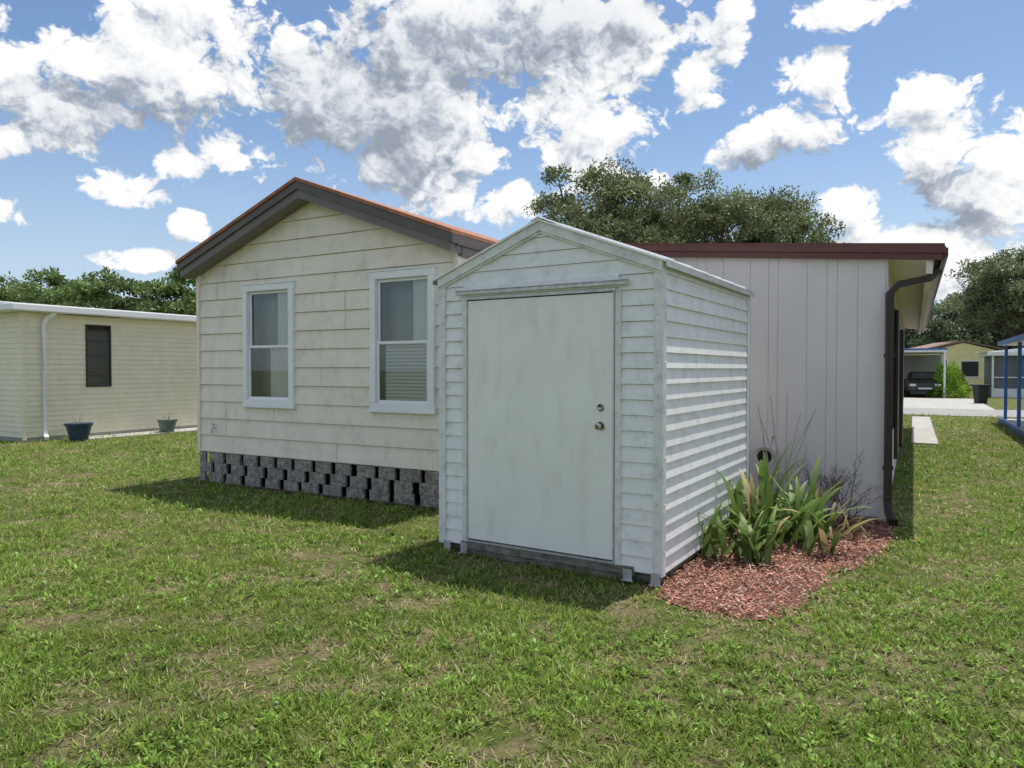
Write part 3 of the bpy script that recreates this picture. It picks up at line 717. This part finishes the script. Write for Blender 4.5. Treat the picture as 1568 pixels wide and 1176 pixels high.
cb=N.new('ShaderNodeCombineXYZ'); L.new(az,cb.inputs[0]); L.new(el,cb.inputs[1])
g1=N.new('ShaderNodeGroup'); g1.node_tree=G; L.new(cb.outputs[0],g1.inputs[0])
of=N.new('ShaderNodeVectorMath'); of.operation='ADD'; of.inputs[1].default_value=(.010,.030,0); L.new(cb.outputs[0],of.inputs[0])
g2=N.new('ShaderNodeGroup'); g2.node_tree=G; L.new(of.outputs[0],g2.inputs[0])
def ss_(v,lo,hi,a=0,b=1):
    m=N.new('ShaderNodeMapRange'); m.interpolation_type='SMOOTHSTEP'; m.inputs[1].default_value=lo; m.inputs[2].default_value=hi; m.inputs[3].default_value=a; m.inputs[4].default_value=b; L.new(v,m.inputs[0]); return m.outputs[0]
alpha=ss_(g1.outputs[0],-.08,.36)
diff=wm('SUBTRACT',g1.outputs[0],g2.outputs[0])
light=ss_(diff,-1.3,1.1)
depth=ss_(g1.outputs[0],.5,1.8,0,1)
greys=[(190,190,200,48),(570,150,190,130),(680,80,190,90),(870,45,220,60),(580,245,130,45),(1180,240,130,26),(1430,310,80,50),(1070,20,60,40)]
gc=None
for (px,py,rx,ry) in greys:
    a,e=ang(px,py); ra=rx/1087*math.cos(a)**2; re=ry/1087*math.cos(a)
    d=N.new('ShaderNodeVectorMath'); d.operation='MULTIPLY_ADD'; L.new(cb.outputs[0],d.inputs[0]); d.inputs[1].default_value=(1/ra,1/re,0); d.inputs[2].default_value=(-a/ra,-e/re,0)
    d3=N.new('ShaderNodeVectorMath'); d3.operation='LENGTH'; L.new(d.outputs[0],d3.inputs[0])
    v=wm('SUBTRACT',1.4,d3.outputs['Value']); gc=v if gc is None else wm('SMOOTH_MAX',gc,v,.2)
gc=wm('MULTIPLY_ADD',diff,-.18,gc)
gc=ss_(gc,-.1,1.0)
b0=wm('MULTIPLY_ADD',light,.62,.53)
b0=wm('SUBTRACT',b0,wm('MULTIPLY',depth,.10))
b0=wm('SUBTRACT',b0,wm('MULTIPLY',gc,.34))
b0=wm('MAXIMUM',b0,.30); b0=wm('MINIMUM',b0,1.0)
cr=N.new('ShaderNodeValToRGB'); e=cr.color_ramp.elements; e[0].position=.3; e[0].color=(.32,.36,.43,1); e[1].position=.95; e[1].color=(1.0,1.0,1.0,1)
x=e.new(.5); x.color=(.47,.52,.60,1); x=e.new(.74); x.color=(.82,.85,.89,1)
L.new(b0,cr.inputs[0])
bgc=N.new('ShaderNodeBackground'); L.new(cr.outputs[0],bgc.inputs[0]); bgc.inputs[1].default_value=1.0
bgh=N.new('ShaderNodeBackground'); bgh.inputs[0].default_value=(.62,.74,.92,1); bgh.inputs[1].default_value=1
mh=N.new('ShaderNodeMixShader'); L.new(ss_(el,.0,.38,.55,0),mh.inputs[0]); L.new(bg.outputs[0],mh.inputs[1]); L.new(bgh.outputs[0],mh.inputs[2])
ms=N.new('ShaderNodeMixShader'); hz=ss_(el,-.02,.06); L.new(wm('MULTIPLY',alpha,hz),ms.inputs[0]); L.new(mh.outputs[0],ms.inputs[1]); L.new(bgc.outputs[0],ms.inputs[2]); L.new(ms.outputs[0],out.inputs[0])

# ------------------------------------------------------------ camera
cd=bpy.data.cameras.new('camera'); cd.sensor_width=36; cd.lens=24.96; cd.clip_end=3000; cd.clip_start=.05
co=bpy.data.objects.new('camera',cd); scene.collection.objects.link(co); co.location=(0,0,1.6); co.rotation_euler=(R(90-1.21),0,0)
scene.camera=co
